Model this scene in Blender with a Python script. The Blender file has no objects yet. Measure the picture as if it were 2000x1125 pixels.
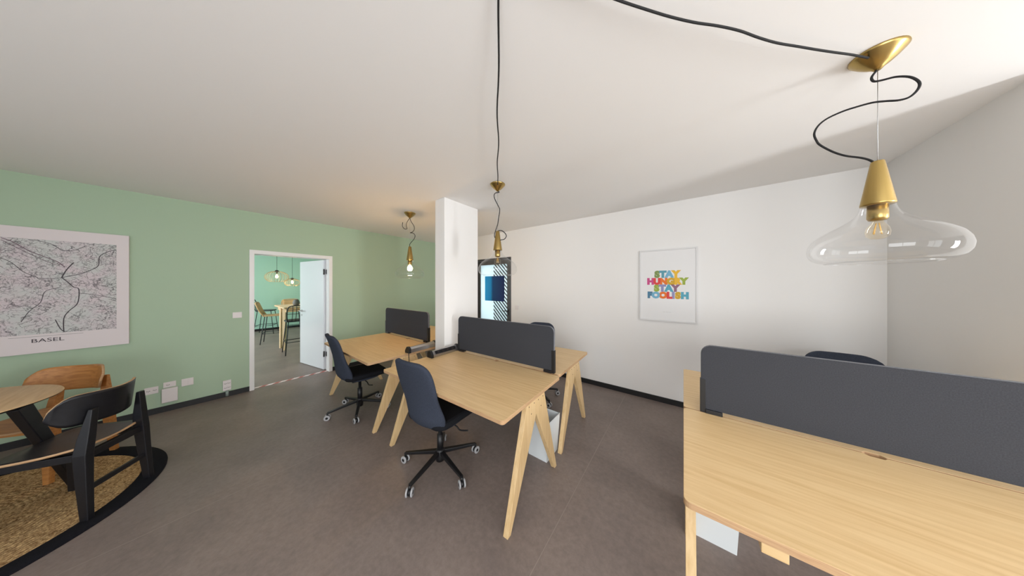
import bpy, bmesh, math, random
from mathutils import Vector, Matrix
random.seed(7)
S = bpy.context.scene
C = S.collection
PI = math.pi

# ------------------------------------------------------------------ camera, world, light, exposure
cam = bpy.data.cameras.new('camera'); cam_o = bpy.data.objects.new('camera', cam); C.objects.link(cam_o)
cam.sensor_width = 36.0; cam.lens = 36.0 * 448.0 / 2000.0; cam.shift_y = -0.00275
cam.clip_start = 0.02; cam.clip_end = 100
cam_o.location = (0, 0, 1.53); cam_o.rotation_euler = (PI / 2, 0, math.radians(36.788))
S.camera = cam_o

W = bpy.data.worlds.new('daylight'); S.world = W; W.use_nodes = True
bg = W.node_tree.nodes['Background']; bg.inputs[0].default_value = (0.80, 0.90, 1.0, 1); bg.inputs[1].default_value = 0.45

def area(name, loc, direction, sx, sy, power, col=(1, 1, 1)):
    L = bpy.data.lights.new(name, 'AREA'); L.shape = 'RECTANGLE'; L.size = sx; L.size_y = sy; L.energy = power; L.color = col
    o = bpy.data.objects.new(name, L); C.objects.link(o); o.location = loc
    o.rotation_euler = Vector(direction).to_track_quat('-Z', 'Y').to_euler(); return o
area('daylight_side_window', (3.86, 1.52, 1.18), (-1, 0, 0), 0.56, 1.50, 96, (0.945, 0.98, 1.0))
area('daylight_side_door', (3.86, -.75, 1.25), (-1, 0, 0), 1.64, 2.0, 42, (0.945, 0.98, 1.0))
area('daylight_balcony_door', (-2.20, -2.26, 1.25), (0, 1, 0), 2.2, 2.0, 10, (0.96, 0.975, 1.0))
area('daylight_front_window', (1.45, -2.26, 1.45), (0, 1, 0), 2.5, 1.5, 104, (0.945, 0.98, 1.0))
area('daylight_next_room', (-8.4, -2.36, 1.5), (0, 1, 0), 2.6, 1.6, 140, (0.93, 0.97, 1.0))
area('corridor_backlight', (-3.2, 4.9, 1.5), (0, -1, 0), 1.4, 1.8, 60, (0.93, 0.97, 1.0))  # unseen lamp added in the closed corridor to backlight the glazed door's film

S.view_settings.view_transform = 'Standard'; S.view_settings.look = 'None'
S.view_settings.gamma = 1.0; S.view_settings.use_curve_mapping = False
S.view_settings.exposure = 0.18

# ------------------------------------------------------------------ helpers
def lin(c):
    return tuple(((v / 255) / 12.92 if v / 255 <= 0.04045 else ((v / 255 + 0.055) / 1.055) ** 2.4) for v in c) + (1,)

def mat(name, rgb, rough=0.6, metal=0.0, noise=0.0, nscale=30.0, bump=0.0, bscale=200.0, spec=0.5, stretch=None, rgb2=None, coat=0.0):
    m = bpy.data.materials.new(name); m.use_nodes = True
    nt = m.node_tree; b = nt.nodes['Principled BSDF']
    b.inputs['Base Color'].default_value = lin(rgb); b.inputs['Roughness'].default_value = rough
    b.inputs['Metallic'].default_value = metal; b.inputs['Specular IOR Level'].default_value = spec
    if coat: b.inputs['Coat Weight'].default_value = coat; b.inputs['Coat Roughness'].default_value = 0.1
    tc = nt.nodes.new('ShaderNodeTexCoord'); mp = nt.nodes.new('ShaderNodeMapping')
    nt.links.new(tc.outputs['Object'], mp.inputs[0])
    if stretch: mp.inputs['Scale'].default_value = stretch
    if noise or rgb2:
        n = nt.nodes.new('ShaderNodeTexNoise'); n.inputs['Scale'].default_value = nscale; n.inputs['Detail'].default_value = 6
        nt.links.new(mp.outputs[0], n.inputs[0])
        r = nt.nodes.new('ShaderNodeValToRGB'); r.color_ramp.elements[0].position = 0.3; r.color_ramp.elements[1].position = 0.7
        c1 = lin(rgb); c2 = lin(rgb2) if rgb2 else tuple(v * (1 - noise) for v in c1[:3]) + (1,)
        r.color_ramp.elements[0].color = c2; r.color_ramp.elements[1].color = c1
        nt.links.new(n.outputs['Fac'], r.inputs[0]); nt.links.new(r.outputs[0], b.inputs['Base Color'])
    if bump:
        n2 = nt.nodes.new('ShaderNodeTexNoise'); n2.inputs['Scale'].default_value = bscale; n2.inputs['Detail'].default_value = 4
        nt.links.new(mp.outputs[0], n2.inputs[0])
        bp = nt.nodes.new('ShaderNodeBump'); bp.inputs['Strength'].default_value = bump; bp.inputs['Distance'].default_value = 0.002
        nt.links.new(n2.outputs['Fac'], bp.inputs['Height']); nt.links.new(bp.outputs[0], b.inputs['Normal'])
    return m

def mat_wood(name, light, dark, rough=0.45, scale=(1.2, 16, 16), nscale=4.0):
    m = mat(name, light, rough, rgb2=dark, nscale=nscale, stretch=scale)
    nt = m.node_tree; b = nt.nodes['Principled BSDF']
    r = [n for n in nt.nodes if n.type == 'VALTORGB'][0]; r.color_ramp.elements[0].position = 0.25; r.color_ramp.elements[1].position = 0.62
    n = [n for n in nt.nodes if n.type == 'TEX_NOISE'][0]; n.inputs['Detail'].default_value = 9; n.inputs['Distortion'].default_value = 0.4
    return m

def mat_glass(name, tint=(255, 255, 255), refl=1.0, ior=0.6):
    m = bpy.data.materials.new(name); m.use_nodes = True; nt = m.node_tree
    nt.nodes.remove(nt.nodes['Principled BSDF']); out = nt.nodes['Material Output']
    t = nt.nodes.new('ShaderNodeBsdfTransparent'); t.inputs[0].default_value = lin(tint)
    g = nt.nodes.new('ShaderNodeBsdfGlossy'); g.inputs['Roughness'].default_value = 0.02; g.inputs[0].default_value = (refl, refl, refl, 1)
    lw = nt.nodes.new('ShaderNodeLayerWeight'); lw.inputs[0].default_value = 0.5
    p = nt.nodes.new('ShaderNodeMath'); p.operation = 'POWER'; p.inputs[1].default_value = 4.0; nt.links.new(lw.outputs['Facing'], p.inputs[0])
    f = nt.nodes.new('ShaderNodeMapRange'); f.inputs[3].default_value = 0.035; f.inputs[4].default_value = ior; nt.links.new(p.outputs[0], f.inputs[0])
    mx = nt.nodes.new('ShaderNodeMixShader')
    nt.links.new(f.outputs[0], mx.inputs[0]); nt.links.new(t.outputs[0], mx.inputs[1]); nt.links.new(g.outputs[0], mx.inputs[2])
    nt.links.new(mx.outputs[0], out.inputs[0]); return m

def mat_emit(name, rgb, strength):
    m = bpy.data.materials.new(name); m.use_nodes = True; nt = m.node_tree
    b = nt.nodes['Principled BSDF']; b.inputs['Base Color'].default_value = lin(rgb)
    b.inputs['Emission Color'].default_value = lin(rgb); b.inputs['Emission Strength'].default_value = strength; return m

class MB:
    def __init__(s): s.v = []; s.f = []; s.mi = []; s.sm = []
    def add(s, vs, fs, mi=0, smooth=False, M=None):
        o = len(s.v)
        for p in vs: s.v.append(tuple(M @ Vector(p)) if M else tuple(p))
        for f in fs: s.f.append([i + o for i in f]); s.mi.append(mi); s.sm.append(smooth)
        return s
    def box(s, lo, hi, mi=0, M=None):
        (x0, y0, z0), (x1, y1, z1) = lo, hi
        return s.add([(x0,y0,z0),(x1,y0,z0),(x1,y1,z0),(x0,y1,z0),(x0,y0,z1),(x1,y0,z1),(x1,y1,z1),(x0,y1,z1)],
                     [(0,3,2,1),(4,5,6,7),(0,1,5,4),(1,2,6,5),(2,3,7,6),(3,0,4,7)], mi, False, M)
    def prism(s, poly, axis, a, b, mi=0, mi_side=None, M=None, smooth=False):
        """poly: 2D points in the plane normal to axis ('x': (y,z), 'y': (x,z), 'z': (x,y))"""
        def P(p, k): return (k, p[0], p[1]) if axis == 'x' else ((p[0], k, p[1]) if axis == 'y' else (p[0], p[1], k))
        n = len(poly); vs = [P(p, a) for p in poly] + [P(p, b) for p in poly]
        s.add(vs, [tuple(range(n))[::-1], tuple(range(n, 2 * n))], mi, False, M)
        s.add(vs, [(i, (i + 1) % n, n + (i + 1) % n, n + i) for i in range(n)], mi if mi_side is None else mi_side, smooth, M)
        return s
    def tube(s, pts, r, seg=8, mi=0, M=None, caps=True, smooth=True):
        pts = [Vector(p) for p in pts]; n = len(pts); rr = r if isinstance(r, (list, tuple)) else [r] * n
        vs = []; prev = None
        for i, p in enumerate(pts):
            t = (pts[min(i + 1, n - 1)] - pts[max(i - 1, 0)]).normalized()
            if prev is None:
                u = t.cross(Vector((0, 0, 1)));
                if u.length < 1e-3: u = t.cross(Vector((1, 0, 0)))
                u.normalize()
            else:
                u = prev - t * prev.dot(t)
                if u.length < 1e-4: u = t.orthogonal()
                u.normalize()
            prev = u; w = t.cross(u)
            for k in range(seg):
                a = 2 * PI * k / seg; vs.append(p + (u * math.cos(a) + w * math.sin(a)) * rr[i])
        fs = [(i*seg+k, i*seg+(k+1)%seg, (i+1)*seg+(k+1)%seg, (i+1)*seg+k) for i in range(n-1) for k in range(seg)]
        s.add(vs, fs, mi, smooth, M)
        if caps: s.add([vs[k] for k in range(seg)], [tuple(range(seg))[::-1]], mi, False, M); s.add([vs[(n-1)*seg+k] for k in range(seg)], [tuple(range(seg))], mi, False, M)
        return s
    def lathe(s, prof, seg=32, mi=0, M=None, smooth=True):
        n = len(prof); vs = []
        for r, z in prof:
            for k in range(seg):
                a = 2 * PI * k / seg; vs.append((r * math.cos(a), r * math.sin(a), z))
        fs = [(i*seg+k, i*seg+(k+1)%seg, (i+1)*seg+(k+1)%seg, (i+1)*seg+k) for i in range(n-1) for k in range(seg)]
        return s.add(vs, fs, mi, smooth, M)
    def bar(s, p, q, w, h, mi=0, w2=None, h2=None, side=None):
        """tapered rectangular bar from p to q; w along 'side', h along the third axis"""
        p, q = Vector(p), Vector(q); t = (q - p).normalized()
        u = Vector(side) if side else t.cross(Vector((0, 0, 1)))
        u = (u - t * u.dot(t)).normalized(); v = t.cross(u); w2 = w if w2 is None else w2; h2 = h if h2 is None else h2
        vs = [p + u*a*w/2 + v*b*h/2 for a, b in ((-1,-1),(1,-1),(1,1),(-1,1))] + [q + u*a*w2/2 + v*b*h2/2 for a, b in ((-1,-1),(1,-1),(1,1),(-1,1))]
        return s.add(vs, [(0,3,2,1),(4,5,6,7),(0,1,5,4),(1,2,6,5),(2,3,7,6),(3,0,4,7)], mi)
    def loft(s, secs, mi=0):
        """secs: (centre, size_x, size_y) rectangles stacked along a leg"""
        o = len(s.v); n = len(secs); vs = []
        for (c, a, b) in secs:
            vs += [(c[0]-a/2, c[1]-b/2, c[2]), (c[0]+a/2, c[1]-b/2, c[2]), (c[0]+a/2, c[1]+b/2, c[2]), (c[0]-a/2, c[1]+b/2, c[2])]
        fs = [(0, 3, 2, 1), tuple(range(4*n-4, 4*n))] + [(i*4+k, i*4+(k+1) % 4, (i+1)*4+(k+1) % 4, (i+1)*4+k) for i in range(n-1) for k in range(4)]
        return s.add(vs, fs, mi)
    def build(s, name, mats, parent=None, bevel=0, subsurf=0, solid=0, loc=None, rotz=0):
        me = bpy.data.meshes.new(name); me.from_pydata([tuple(v) for v in s.v], [], s.f)
        for m in (mats if isinstance(mats, (list, tuple)) else [mats]): me.materials.append(m)
        for p, mi, sm in zip(me.polygons, s.mi, s.sm): p.material_index = mi; p.use_smooth = sm
        bm = bmesh.new(); bm.from_mesh(me); bmesh.ops.remove_doubles(bm, verts=bm.verts, dist=1e-5)
        bmesh.ops.recalc_face_normals(bm, faces=bm.faces); bm.to_mesh(me); bm.free(); me.update()
        o = bpy.data.objects.new(name, me); C.objects.link(o)
        if loc: o.location = loc
        if rotz: o.rotation_euler = (0, 0, rotz)
        if solid: md = o.modifiers.new('s', 'SOLIDIFY'); md.thickness = solid; md.offset = 0
        if bevel:
            md = o.modifiers.new('b', 'BEVEL'); md.width = bevel; md.segments = 2; md.limit_method = 'ANGLE'; md.angle_limit = 0.7
        if subsurf: md = o.modifiers.new('u', 'SUBSURF'); md.levels = subsurf; md.render_levels = subsurf
        if parent: o.parent = parent
        return o

def tag(o, label=None, cat=None, group=None, kind=None):
    if label: o['label'] = label
    if cat: o['category'] = cat
    if group: o['group'] = group
    if kind: o['kind'] = kind
    return o
def thing(name, label, cat, loc=(0, 0, 0), rotz=0, group=None):
    o = bpy.data.objects.new(name, None); C.objects.link(o); o.location = loc; o.rotation_euler = (0, 0, rotz); o.empty_display_size = 0.1
    return tag(o, label, cat, group)
def struct(o, label=None): return tag(o, label, None, None, 'structure')
def dup(root, loc, rotz, label, name=None):
    def cp(o, par):
        c = o.copy(); C.objects.link(c); c.parent = par
        for ch in o.children: cp(ch, c)
        return c
    r = cp(root, None); r.location = loc; r.rotation_euler = (0, 0, rotz); r['label'] = label
    return r
def arc(cx, cy, r, a0, a1, n=5): return [(cx + r*math.cos(math.radians(a0+(a1-a0)*i/n)), cy + r*math.sin(math.radians(a0+(a1-a0)*i/n))) for i in range(n+1)]
def rrect(x0, y0, x1, y1, r, n=4): return arc(x1-r,y0+r,r,-90,0,n)+arc(x1-r,y1-r,r,0,90,n)+arc(x0+r,y1-r,r,90,180,n)+arc(x0+r,y0+r,r,180,270,n)
def smooth_path(pts, n=6):
    P = [Vector(p) for p in pts]; out = []
    for i in range(len(P) - 1):
        p0, p1, p2, p3 = P[max(i-1, 0)], P[i], P[i+1], P[min(i+2, len(P)-1)]
        for k in range(n):
            t = k / n
            out.append(0.5 * ((2*p1) + (p2-p0)*t + (2*p0-5*p1+4*p2-p3)*t*t + (3*p1-p0-3*p2+p3)*t*t*t))
    out.append(P[-1]); return out

# ------------------------------------------------------------------ materials
M_white = mat('white wall paint', (240, 238, 236), 0.85, bump=0.10, bscale=350)
M_ceil = mat('ceiling paint', (245, 243, 241), 0.9, bump=0.08, bscale=300)
M_green = mat('sage green wall paint', (174, 197, 171), 0.75, bump=0.12, bscale=300)
M_mint = mat('mint green wall paint', (164, 207, 189), 0.8, bump=0.1, bscale=300)
M_base = mat('black skirting', (24, 24, 26), 0.5)
M_frame = mat('white lacquered frame', (236, 236, 236), 0.35)
M_leaf = mat('white glossy door leaf', (232, 235, 240), 0.18, coat=0.4)
M_black = mat('black powder coat', (20, 20, 23), 0.42)
M_blackw = mat_wood('black stained wood', (22, 22, 27), (16, 16, 20), 0.42)
M_oak = mat_wood('light oak veneer', (224, 193, 145), (208, 173, 122), 0.42, (1.0, 18, 18), 3.0)
M_oaky = mat_wood('light oak veneer cross', (224, 193, 145), (208, 173, 122), 0.45, (18, 18, 1.0), 3.0)
M_ply = mat_wood('plywood edge', (196, 160, 120), (172, 132, 96), 0.6, (3, 3, 60), 4)
M_oakw = mat_wood('warm oak', (190, 132, 72), (158, 102, 52), 0.45, (1.2, 14, 14), 4)
M_table = mat_wood('pale round tabletop', (214, 182, 140), (196, 160, 116), 0.5, (1.2, 14, 14), 3)
M_brass = mat('brushed brass', (178, 152, 94), 0.30, 1.0)
M_steel = mat('brushed aluminium', (190, 190, 192), 0.3, 1.0)
M_cord = mat('black cloth cord', (26, 25, 26), 0.8)
M_glass = mat_glass('clear shade glass', (250, 250, 250), 1.0, 0.45)
M_fabric = mat('charcoal blue chair fabric', (64, 70, 84), 0.95, noise=0.45, nscale=260, bump=0.5, bscale=600, spec=0.2)
M_fabricd = mat('black seat fabric', (30, 31, 36), 0.95, noise=0.4, nscale=260, bump=0.5, bscale=600, spec=0.2)
M_div = mat('grey felt divider', (68, 69, 74), 0.95, noise=0.28, nscale=240, bump=0.4, bscale=500, spec=0.2)
M_divedge = mat('divider edge', (112, 113, 118), 0.8)
M_bin = mat('white metal bin', (225, 230, 232), 0.4)
M_plate = mat('white socket plastic', (232, 226, 226), 0.4)
M_hole = mat('socket hole', (40, 34, 36), 0.7)
M_grey = mat('grey caster tyre', (176, 176, 178), 0.5)
M_paper = mat('paper', (236, 235, 235), 0.7)
M_rattan = mat('rattan', (206, 172, 122), 0.7, noise=0.3, nscale=120)
M_pale = mat_wood('pale wood', (222, 196, 156), (206, 176, 134), 0.5)
M_line = mat('map ink', (70, 64, 70), 0.8)
M_line2 = mat('map rail ink', (112, 92, 104), 0.8)

def mat_floor():
    m = mat('dark vinyl floor', (146, 132, 125), 0.42, rgb2=(128, 116, 111), nscale=2.2, spec=0.4)
    nt = m.node_tree; b = nt.nodes['Principled BSDF']
    r = [n for n in nt.nodes if n.type == 'VALTORGB'][0]
    tc = [n for n in nt.nodes if n.type == 'TEX_COORD'][0]
    n = nt.nodes.new('ShaderNodeTexNoise'); n.inputs['Scale'].default_value = 28; n.inputs['Detail'].default_value = 8; n.inputs['Roughness'].default_value = 0.7
    nt.links.new(tc.outputs['Object'], n.inputs[0])
    mx = nt.nodes.new('ShaderNodeMix'); mx.data_type = 'RGBA'; mx.blend_type = 'MULTIPLY'; mx.inputs[0].default_value = 0.55
    r2 = nt.nodes.new('ShaderNodeValToRGB'); r2.color_ramp.elements[0].position = 0.35; r2.color_ramp.elements[0].color = (0.62, 0.61, 0.60, 1); r2.color_ramp.elements[1].position = 0.65
    nt.links.new(n.outputs['Fac'], r2.inputs[0]); nt.links.new(r.outputs[0], mx.inputs[6]); nt.links.new(r2.outputs[0], mx.inputs[7])
    # welded sheet seams every 2 m, running along y
    sp = nt.nodes.new('ShaderNodeSeparateXYZ'); nt.links.new(tc.outputs['Object'], sp.inputs[0])
    ad = nt.nodes.new('ShaderNodeMath'); ad.operation = 'ADD'; ad.inputs[1].default_value = 100.65; nt.links.new(sp.outputs[0], ad.inputs[0])
    mo = nt.nodes.new('ShaderNodeMath'); mo.operation = 'MODULO'; mo.inputs[1].default_value = 2.0; nt.links.new(ad.outputs[0], mo.inputs[0])
    lt = nt.nodes.new('ShaderNodeMath'); lt.operation = 'LESS_THAN'; lt.inputs[1].default_value = 0.004; nt.links.new(mo.outputs[0], lt.inputs[0])
    mx2 = nt.nodes.new('ShaderNodeMix'); mx2.data_type = 'RGBA'; nt.links.new(lt.outputs[0], mx2.inputs[0]); nt.links.new(mx.outputs[2], mx2.inputs[6]); mx2.inputs[7].default_value = lin((150, 137, 129))
    nt.links.new(mx2.outputs[2], b.inputs['Base Color'])
    mr = nt.nodes.new('ShaderNodeMapRange'); mr.inputs[3].default_value = 0.36; mr.inputs[4].default_value = 0.55; nt.links.new(n.outputs['Fac'], mr.inputs[0]); nt.links.new(mr.outputs[0], b.inputs['Roughness'])
    bp = nt.nodes.new('ShaderNodeBump'); bp.inputs['Strength'].default_value = 0.08; bp.inputs['Distance'].default_value = 0.002
    nt.links.new(n.outputs['Fac'], bp.inputs['Height']); nt.links.new(bp.outputs[0], b.inputs['Normal'])
    return m
M_floor = mat_floor()

# ------------------------------------------------------------------ room shell
XL, YB, XR, ZC = -5.03, 3.58, 1.43, 2.595
XE, YF, XN, YN0, YN1 = 3.80, -2.20, -11.35, -2.3, 3.6
T = 0.17
struct(MB().box((XN-.2, YF-.3, -.15), (XE+.3, YB+1.6, 0)).build('floor', M_floor))
struct(MB().box((XL-T, YF-.3, ZC), (XE+.3, YB+.2, ZC+.15)).build('ceiling', M_ceil))
DY0, DY1, DZ = 0.427, 1.315, 1.995       # door opening in the green wall
w = MB(); w.box((XL-T, YF-.2, 0), (XL, DY0, ZC)); w.box((XL-T, DY1, 0), (XL, YB+.15, ZC)); w.box((XL-T, DY0, DZ), (XL, DY1, ZC))
struct(w.build('wall_left', M_green))
GX0, GX1, GZ = -3.70, -2.70, 2.085       # glazed door opening in the back wall
w = MB(); w.box((XL, YB, 0), (GX0, YB+.15, ZC)); w.box((GX1, YB, 0), (XR+.15, YB+.15, ZC)); w.box((GX0, YB, GZ), (GX1, YB+.15, ZC))
struct(w.build('wall_back', M_white))
w = MB(); w.box((XR, 2.45, 0), (XR+.15, YB+.15, ZC)); w.box((XR+.15, 2.45, 0), (XE+.15, 2.60, ZC))
struct(w.build('wall_right', M_white))
w = MB()
w.box((XE, YF-.2, 0), (XE+.15, -1.62, ZC)); w.box((XE, .12, 0), (XE+.15, 1.22, ZC)); w.box((XE, 1.82, 0), (XE+.15, 2.60, ZC))
w.box((XE, 1.22, 0), (XE+.15, 1.82, .40)); w.box((XE, 1.22, 1.96), (XE+.15, 1.82, ZC)); w.box((XE, -1.62, 0), (XE+.15, .12, .20)); w.box((XE, -1.62, 2.30), (XE+.15, .12, ZC))
struct(w.build('wall_side', M_white))
w = MB()
w.box((XL, YF-.15, 0), (-3.32, YF, ZC)); w.box((-1.08, YF-.15, 0), (0.13, YF, ZC)); w.box((2.77, YF-.15, 0), (XE, YF, ZC))
w.box((-3.32, YF-.15, 2.28), (-1.08, YF, ZC)); w.box((0.13, YF-.15, 2.22), (2.77, YF, ZC)); w.box((0.13, YF-.15, 0), (2.77, YF, .68)); w.box((-3.32, YF-.15, 0), (-1.08, YF, .22))
struct(w.build('wall_front', M_white))
def window(n, axis, a0, a1, z0, z1, k, mull):
    m = MB(); d0, d1 = k, k + 0.05
    def b(u0, u1, v0, v1): m.box((d0, u0, v0), (d1, u1, v1)) if axis == 'x' else m.box((u0, d0, v0), (u1, d1, v1))
    b(a0, a0+.05, z0, z1); b(a1-.05, a1, z0, z1); b(a0+.05, a1-.05, z0, z0+.05); b(a0+.05, a1-.05, z1-.05, z1)
    for q in mull: b(q-.03, q+.03, z0+.05, z1-.05)
    return struct(m.build('window_%d' % n, M_frame))
window(1, 'x', 1.22, 1.82, .40, 1.96, XE+.002, [])
window(4, 'x', -1.62, .12, .20, 2.30, XE+.002, [-.75])
window(2, 'y', -3.32, -1.08, .22, 2.28, YF-.052, [-2.2])
window(3, 'y', .13, 2.77, .68, 2.22, YF-.052, [1.45])
struct(MB().box((-2.50, 1.73, 0), (-2.31, 2.29, ZC)).build('wall_column', M_white, bevel=.006))
# neighbouring room
struct(MB().box((XN-.15, YN0, 0), (XN, YN1, 2.52)).build('wall_next_room_back', M_mint))
struct(MB().box((XN, YN1, 0), (XL-T, YN1+.15, 2.52)).build('wall_next_room_side', M_mint))
w = MB(); w.box((XN, YN0-.15, 0), (-9.75, YN0, 2.52)); w.box((-7.05, YN0-.15, 0), (XL-T, YN0, 2.52)); w.box((-9.75, YN0-.15, 0), (-7.05, YN0, .65)); w.box((-9.75, YN0-.15, 2.35), (-7.05, YN0, 2.52))
struct(w.build('wall_next_room_front', M_mint))
struct(MB().box((XN-.15, YN0-.15, 2.52), (XL-T, YN1+.15, 2.65)).build('ceiling_next_room', M_ceil))
struct(MB().box((XN, YN0, 0), (XN+.014, YN1, .07)).build('baseboard_next_room', M_base))
# corridor behind the glazed door
w = MB(); w.box((-4.4, 5.0, 0), (-2.0, 5.1, ZC)); w.box((-4.5, YB+.15, 0), (-4.4, 5.1, ZC)); w.box((-2.0, YB+.15, 0), (-1.9, 5.1, ZC)); w.box((-4.5, YB+.2, ZC), (-1.9, 5.1, ZC+.1))
struct(w.build('wall_corridor', M_white))
# skirting
w = MB(); w.box((XL, YF, 0), (XL+.014, .382, .068)); w.box((XL, 1.36, 0), (XL+.014, YB, .068))
struct(w.build('baseboard_left', M_base))
w = MB(); w.box((XL+.014, YB-.014, 0), (GX0-.02, YB, .068)); w.box((GX1+.02, YB-.014, 0), (XR, YB, .068))
struct(w.build('baseboard_back', M_base))
struct(MB().box((XR-.014, 2.45, 0), (XR, YB-.014, .068)).build('baseboard_right', M_base))
w = MB(); w.box((-2.514, 1.716, 0), (-2.296, 1.73, .068)); w.box((-2.31, 1.73, 0), (-2.296, 2.29, .068)); w.box((-2.514, 1.73, 0), (-2.50, 2.29, .068))
struct(w.build('baseboard_column', M_base))

# white door frame and open leaf
d1 = thing('door_1', 'open white door with steel frame in the green wall', None); d1['kind'] = 'structure'
w = MB(); w.box((XL-T-.012, .382, 0), (XL-T, .427, 2.045)); w.box((XL, .382, 0), (XL+.012, .427, 2.045)); w.box((XL-T, .427, 0), (XL, .431, DZ)); w.build('door_jamb', M_frame, d1)
w = MB(); w.box((XL-T-.012, 1.315, 0), (XL-T, 1.36, 2.045)); w.box((XL, 1.315, 0), (XL+.012, 1.36, 2.045)); w.box((XL-T, 1.311, 0), (XL, 1.315, DZ)); w.build('door_jamb', M_frame, d1)
w = MB(); w.box((XL-T-.012, .427, DZ), (XL-T, 1.315, 2.045)); w.box((XL, .427, DZ), (XL+.012, 1.315, 2.045)); w.box((XL-T, .431, DZ-.004), (XL, 1.311, DZ)); w.build('door_head', M_frame, d1)
hinge = Vector((XL-T+.005, 1.300, 0)); ang = math.atan2(-.165, -.90)
lm = Matrix.Translation(hinge) @ Matrix.Rotation(ang, 4, 'Z')
leaf = MB().box((.012, -.02, .008), (.885, .02, 1.985), 0, lm).build('door_leaf', M_leaf, d1, bevel=.002)
h = MB()
for s in (-1, 1):
    h.tube([lm @ Vector((.82, s*.02, 1.03)), lm @ Vector((.82, s*.065, 1.03)), lm @ Vector((.70, s*.065, 1.03))], .009, 8)
    h.tube([lm @ Vector((.82, s*.02, 1.03)), lm @ Vector((.82, s*.028, 1.03))], .026, 14)
    h.tube([lm @ Vector((.82, s*.02, .95)), lm @ Vector((.82, s*.026, .95))], .022, 14)
h.build('handle', M_steel, leaf)
for z in (.24, 1.72):
    MB().tube([hinge + Vector((.006, -.02, z)), hinge + Vector((.006, -.02, z+.10))], .011, 10).box((XL-T+.012, 1.305, z+.01), (XL-T+.05, 1.311, z+.09)).build('hinge', mat('dark hinge', (70, 68, 68), .35, .8), d1)

# black framed glazed door in the back wall
M_darkframe = mat('anthracite door frame', (58, 57, 58), .4)
def mat_film():
    m = bpy.data.materials.new('striped privacy film'); m.use_nodes = True; nt = m.node_tree; b = nt.nodes['Principled BSDF']; out = nt.nodes['Material Output']
    tc = nt.nodes.new('ShaderNodeTexCoord'); sp = nt.nodes.new('ShaderNodeSeparateXYZ'); nt.links.new(tc.outputs['Object'], sp.inputs[0])
    def mth(op, a, b2):
        n = nt.nodes.new('ShaderNodeMath'); n.operation = op
        for i, q in enumerate((a, b2)):
            if isinstance(q, (int, float)): n.inputs[i].default_value = q
            else: nt.links.new(q, n.inputs[i])
        return n.outputs[0]
    x, z = sp.outputs[0], sp.outputs[2]
    d = mth('ADD', mth('MULTIPLY', x, .72), mth('MULTIPLY', z, .72)); st = mth('LESS_THAN', mth('MODULO', mth('ADD', d, 50), .058), .027)
    onright = mth('GREATER_THAN', x, -3.19)
    d2 = mth('SUBTRACT', mth('MULTIPLY', x, .72), mth('MULTIPLY', z, -.72))
    k = mth('MULTIPLY', st, onright)
    mx = nt.nodes.new('ShaderNodeMix'); mx.data_type = 'RGBA'; nt.links.new(k, mx.inputs[0]); mx.inputs[6].default_value = lin((224, 238, 242)); mx.inputs[7].default_value = lin((48, 54, 60))
    nt.links.new(mx.outputs[2], b.inputs['Base Color']); b.inputs['Roughness'].default_value = .25
    tr = nt.nodes.new('ShaderNodeBsdfTranslucent'); nt.links.new(mx.outputs[2], tr.inputs[0])
    ms = nt.nodes.new('ShaderNodeMixShader'); ms.inputs[0].default_value = .5; nt.links.new(b.outputs[0], ms.inputs[1]); nt.links.new(tr.outputs[0], ms.inputs[2]); nt.links.new(ms.outputs[0], out.inputs[0]); return m
d2 = thing('door_2', 'dark framed glass door with striped film and a blue square', None); d2['kind'] = 'structure'
w = MB(); w.box((GX0, YB-.01, 0), (GX0+.06, YB+.10, GZ)); w.box((GX1-.04, YB-.01, 0), (GX1, YB+.10, GZ)); w.box((GX0+.06, YB-.01, GZ-.04), (GX1-.04, YB+.10, GZ)); w.build('door_frame', M_darkframe, d2)
w = MB(); w.box((GX0+.06, YB+.02, .01), (GX0+.14, YB+.07, GZ-.045)); w.box((GX1-.115, YB+.02, .01), (GX1-.04, YB+.07, GZ-.045)); w.box((GX0+.14, YB+.02, GZ-.125), (GX1-.115, YB+.07, GZ-.045)); w.box((GX0+.14, YB+.02, .01), (GX1-.115, YB+.07, .11)); w.build('door_leaf', M_darkframe, d2)
MB().box((GX0+.14, YB+.04, .11), (GX1-.115, YB+.05, GZ-.125)).build('door_pane', mat_film(), d2)
w = MB(); w.tube([(GX1-.085, YB+.02, 1.02), (GX1-.085, YB-.03, 1.02), (GX1-.20, YB-.03, 1.02)], .009, 8); w.box((GX1-.10, YB+.008, .93), (GX1-.07, YB+.02, 1.06)); w.build('handle', M_darkframe, d2)
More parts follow.
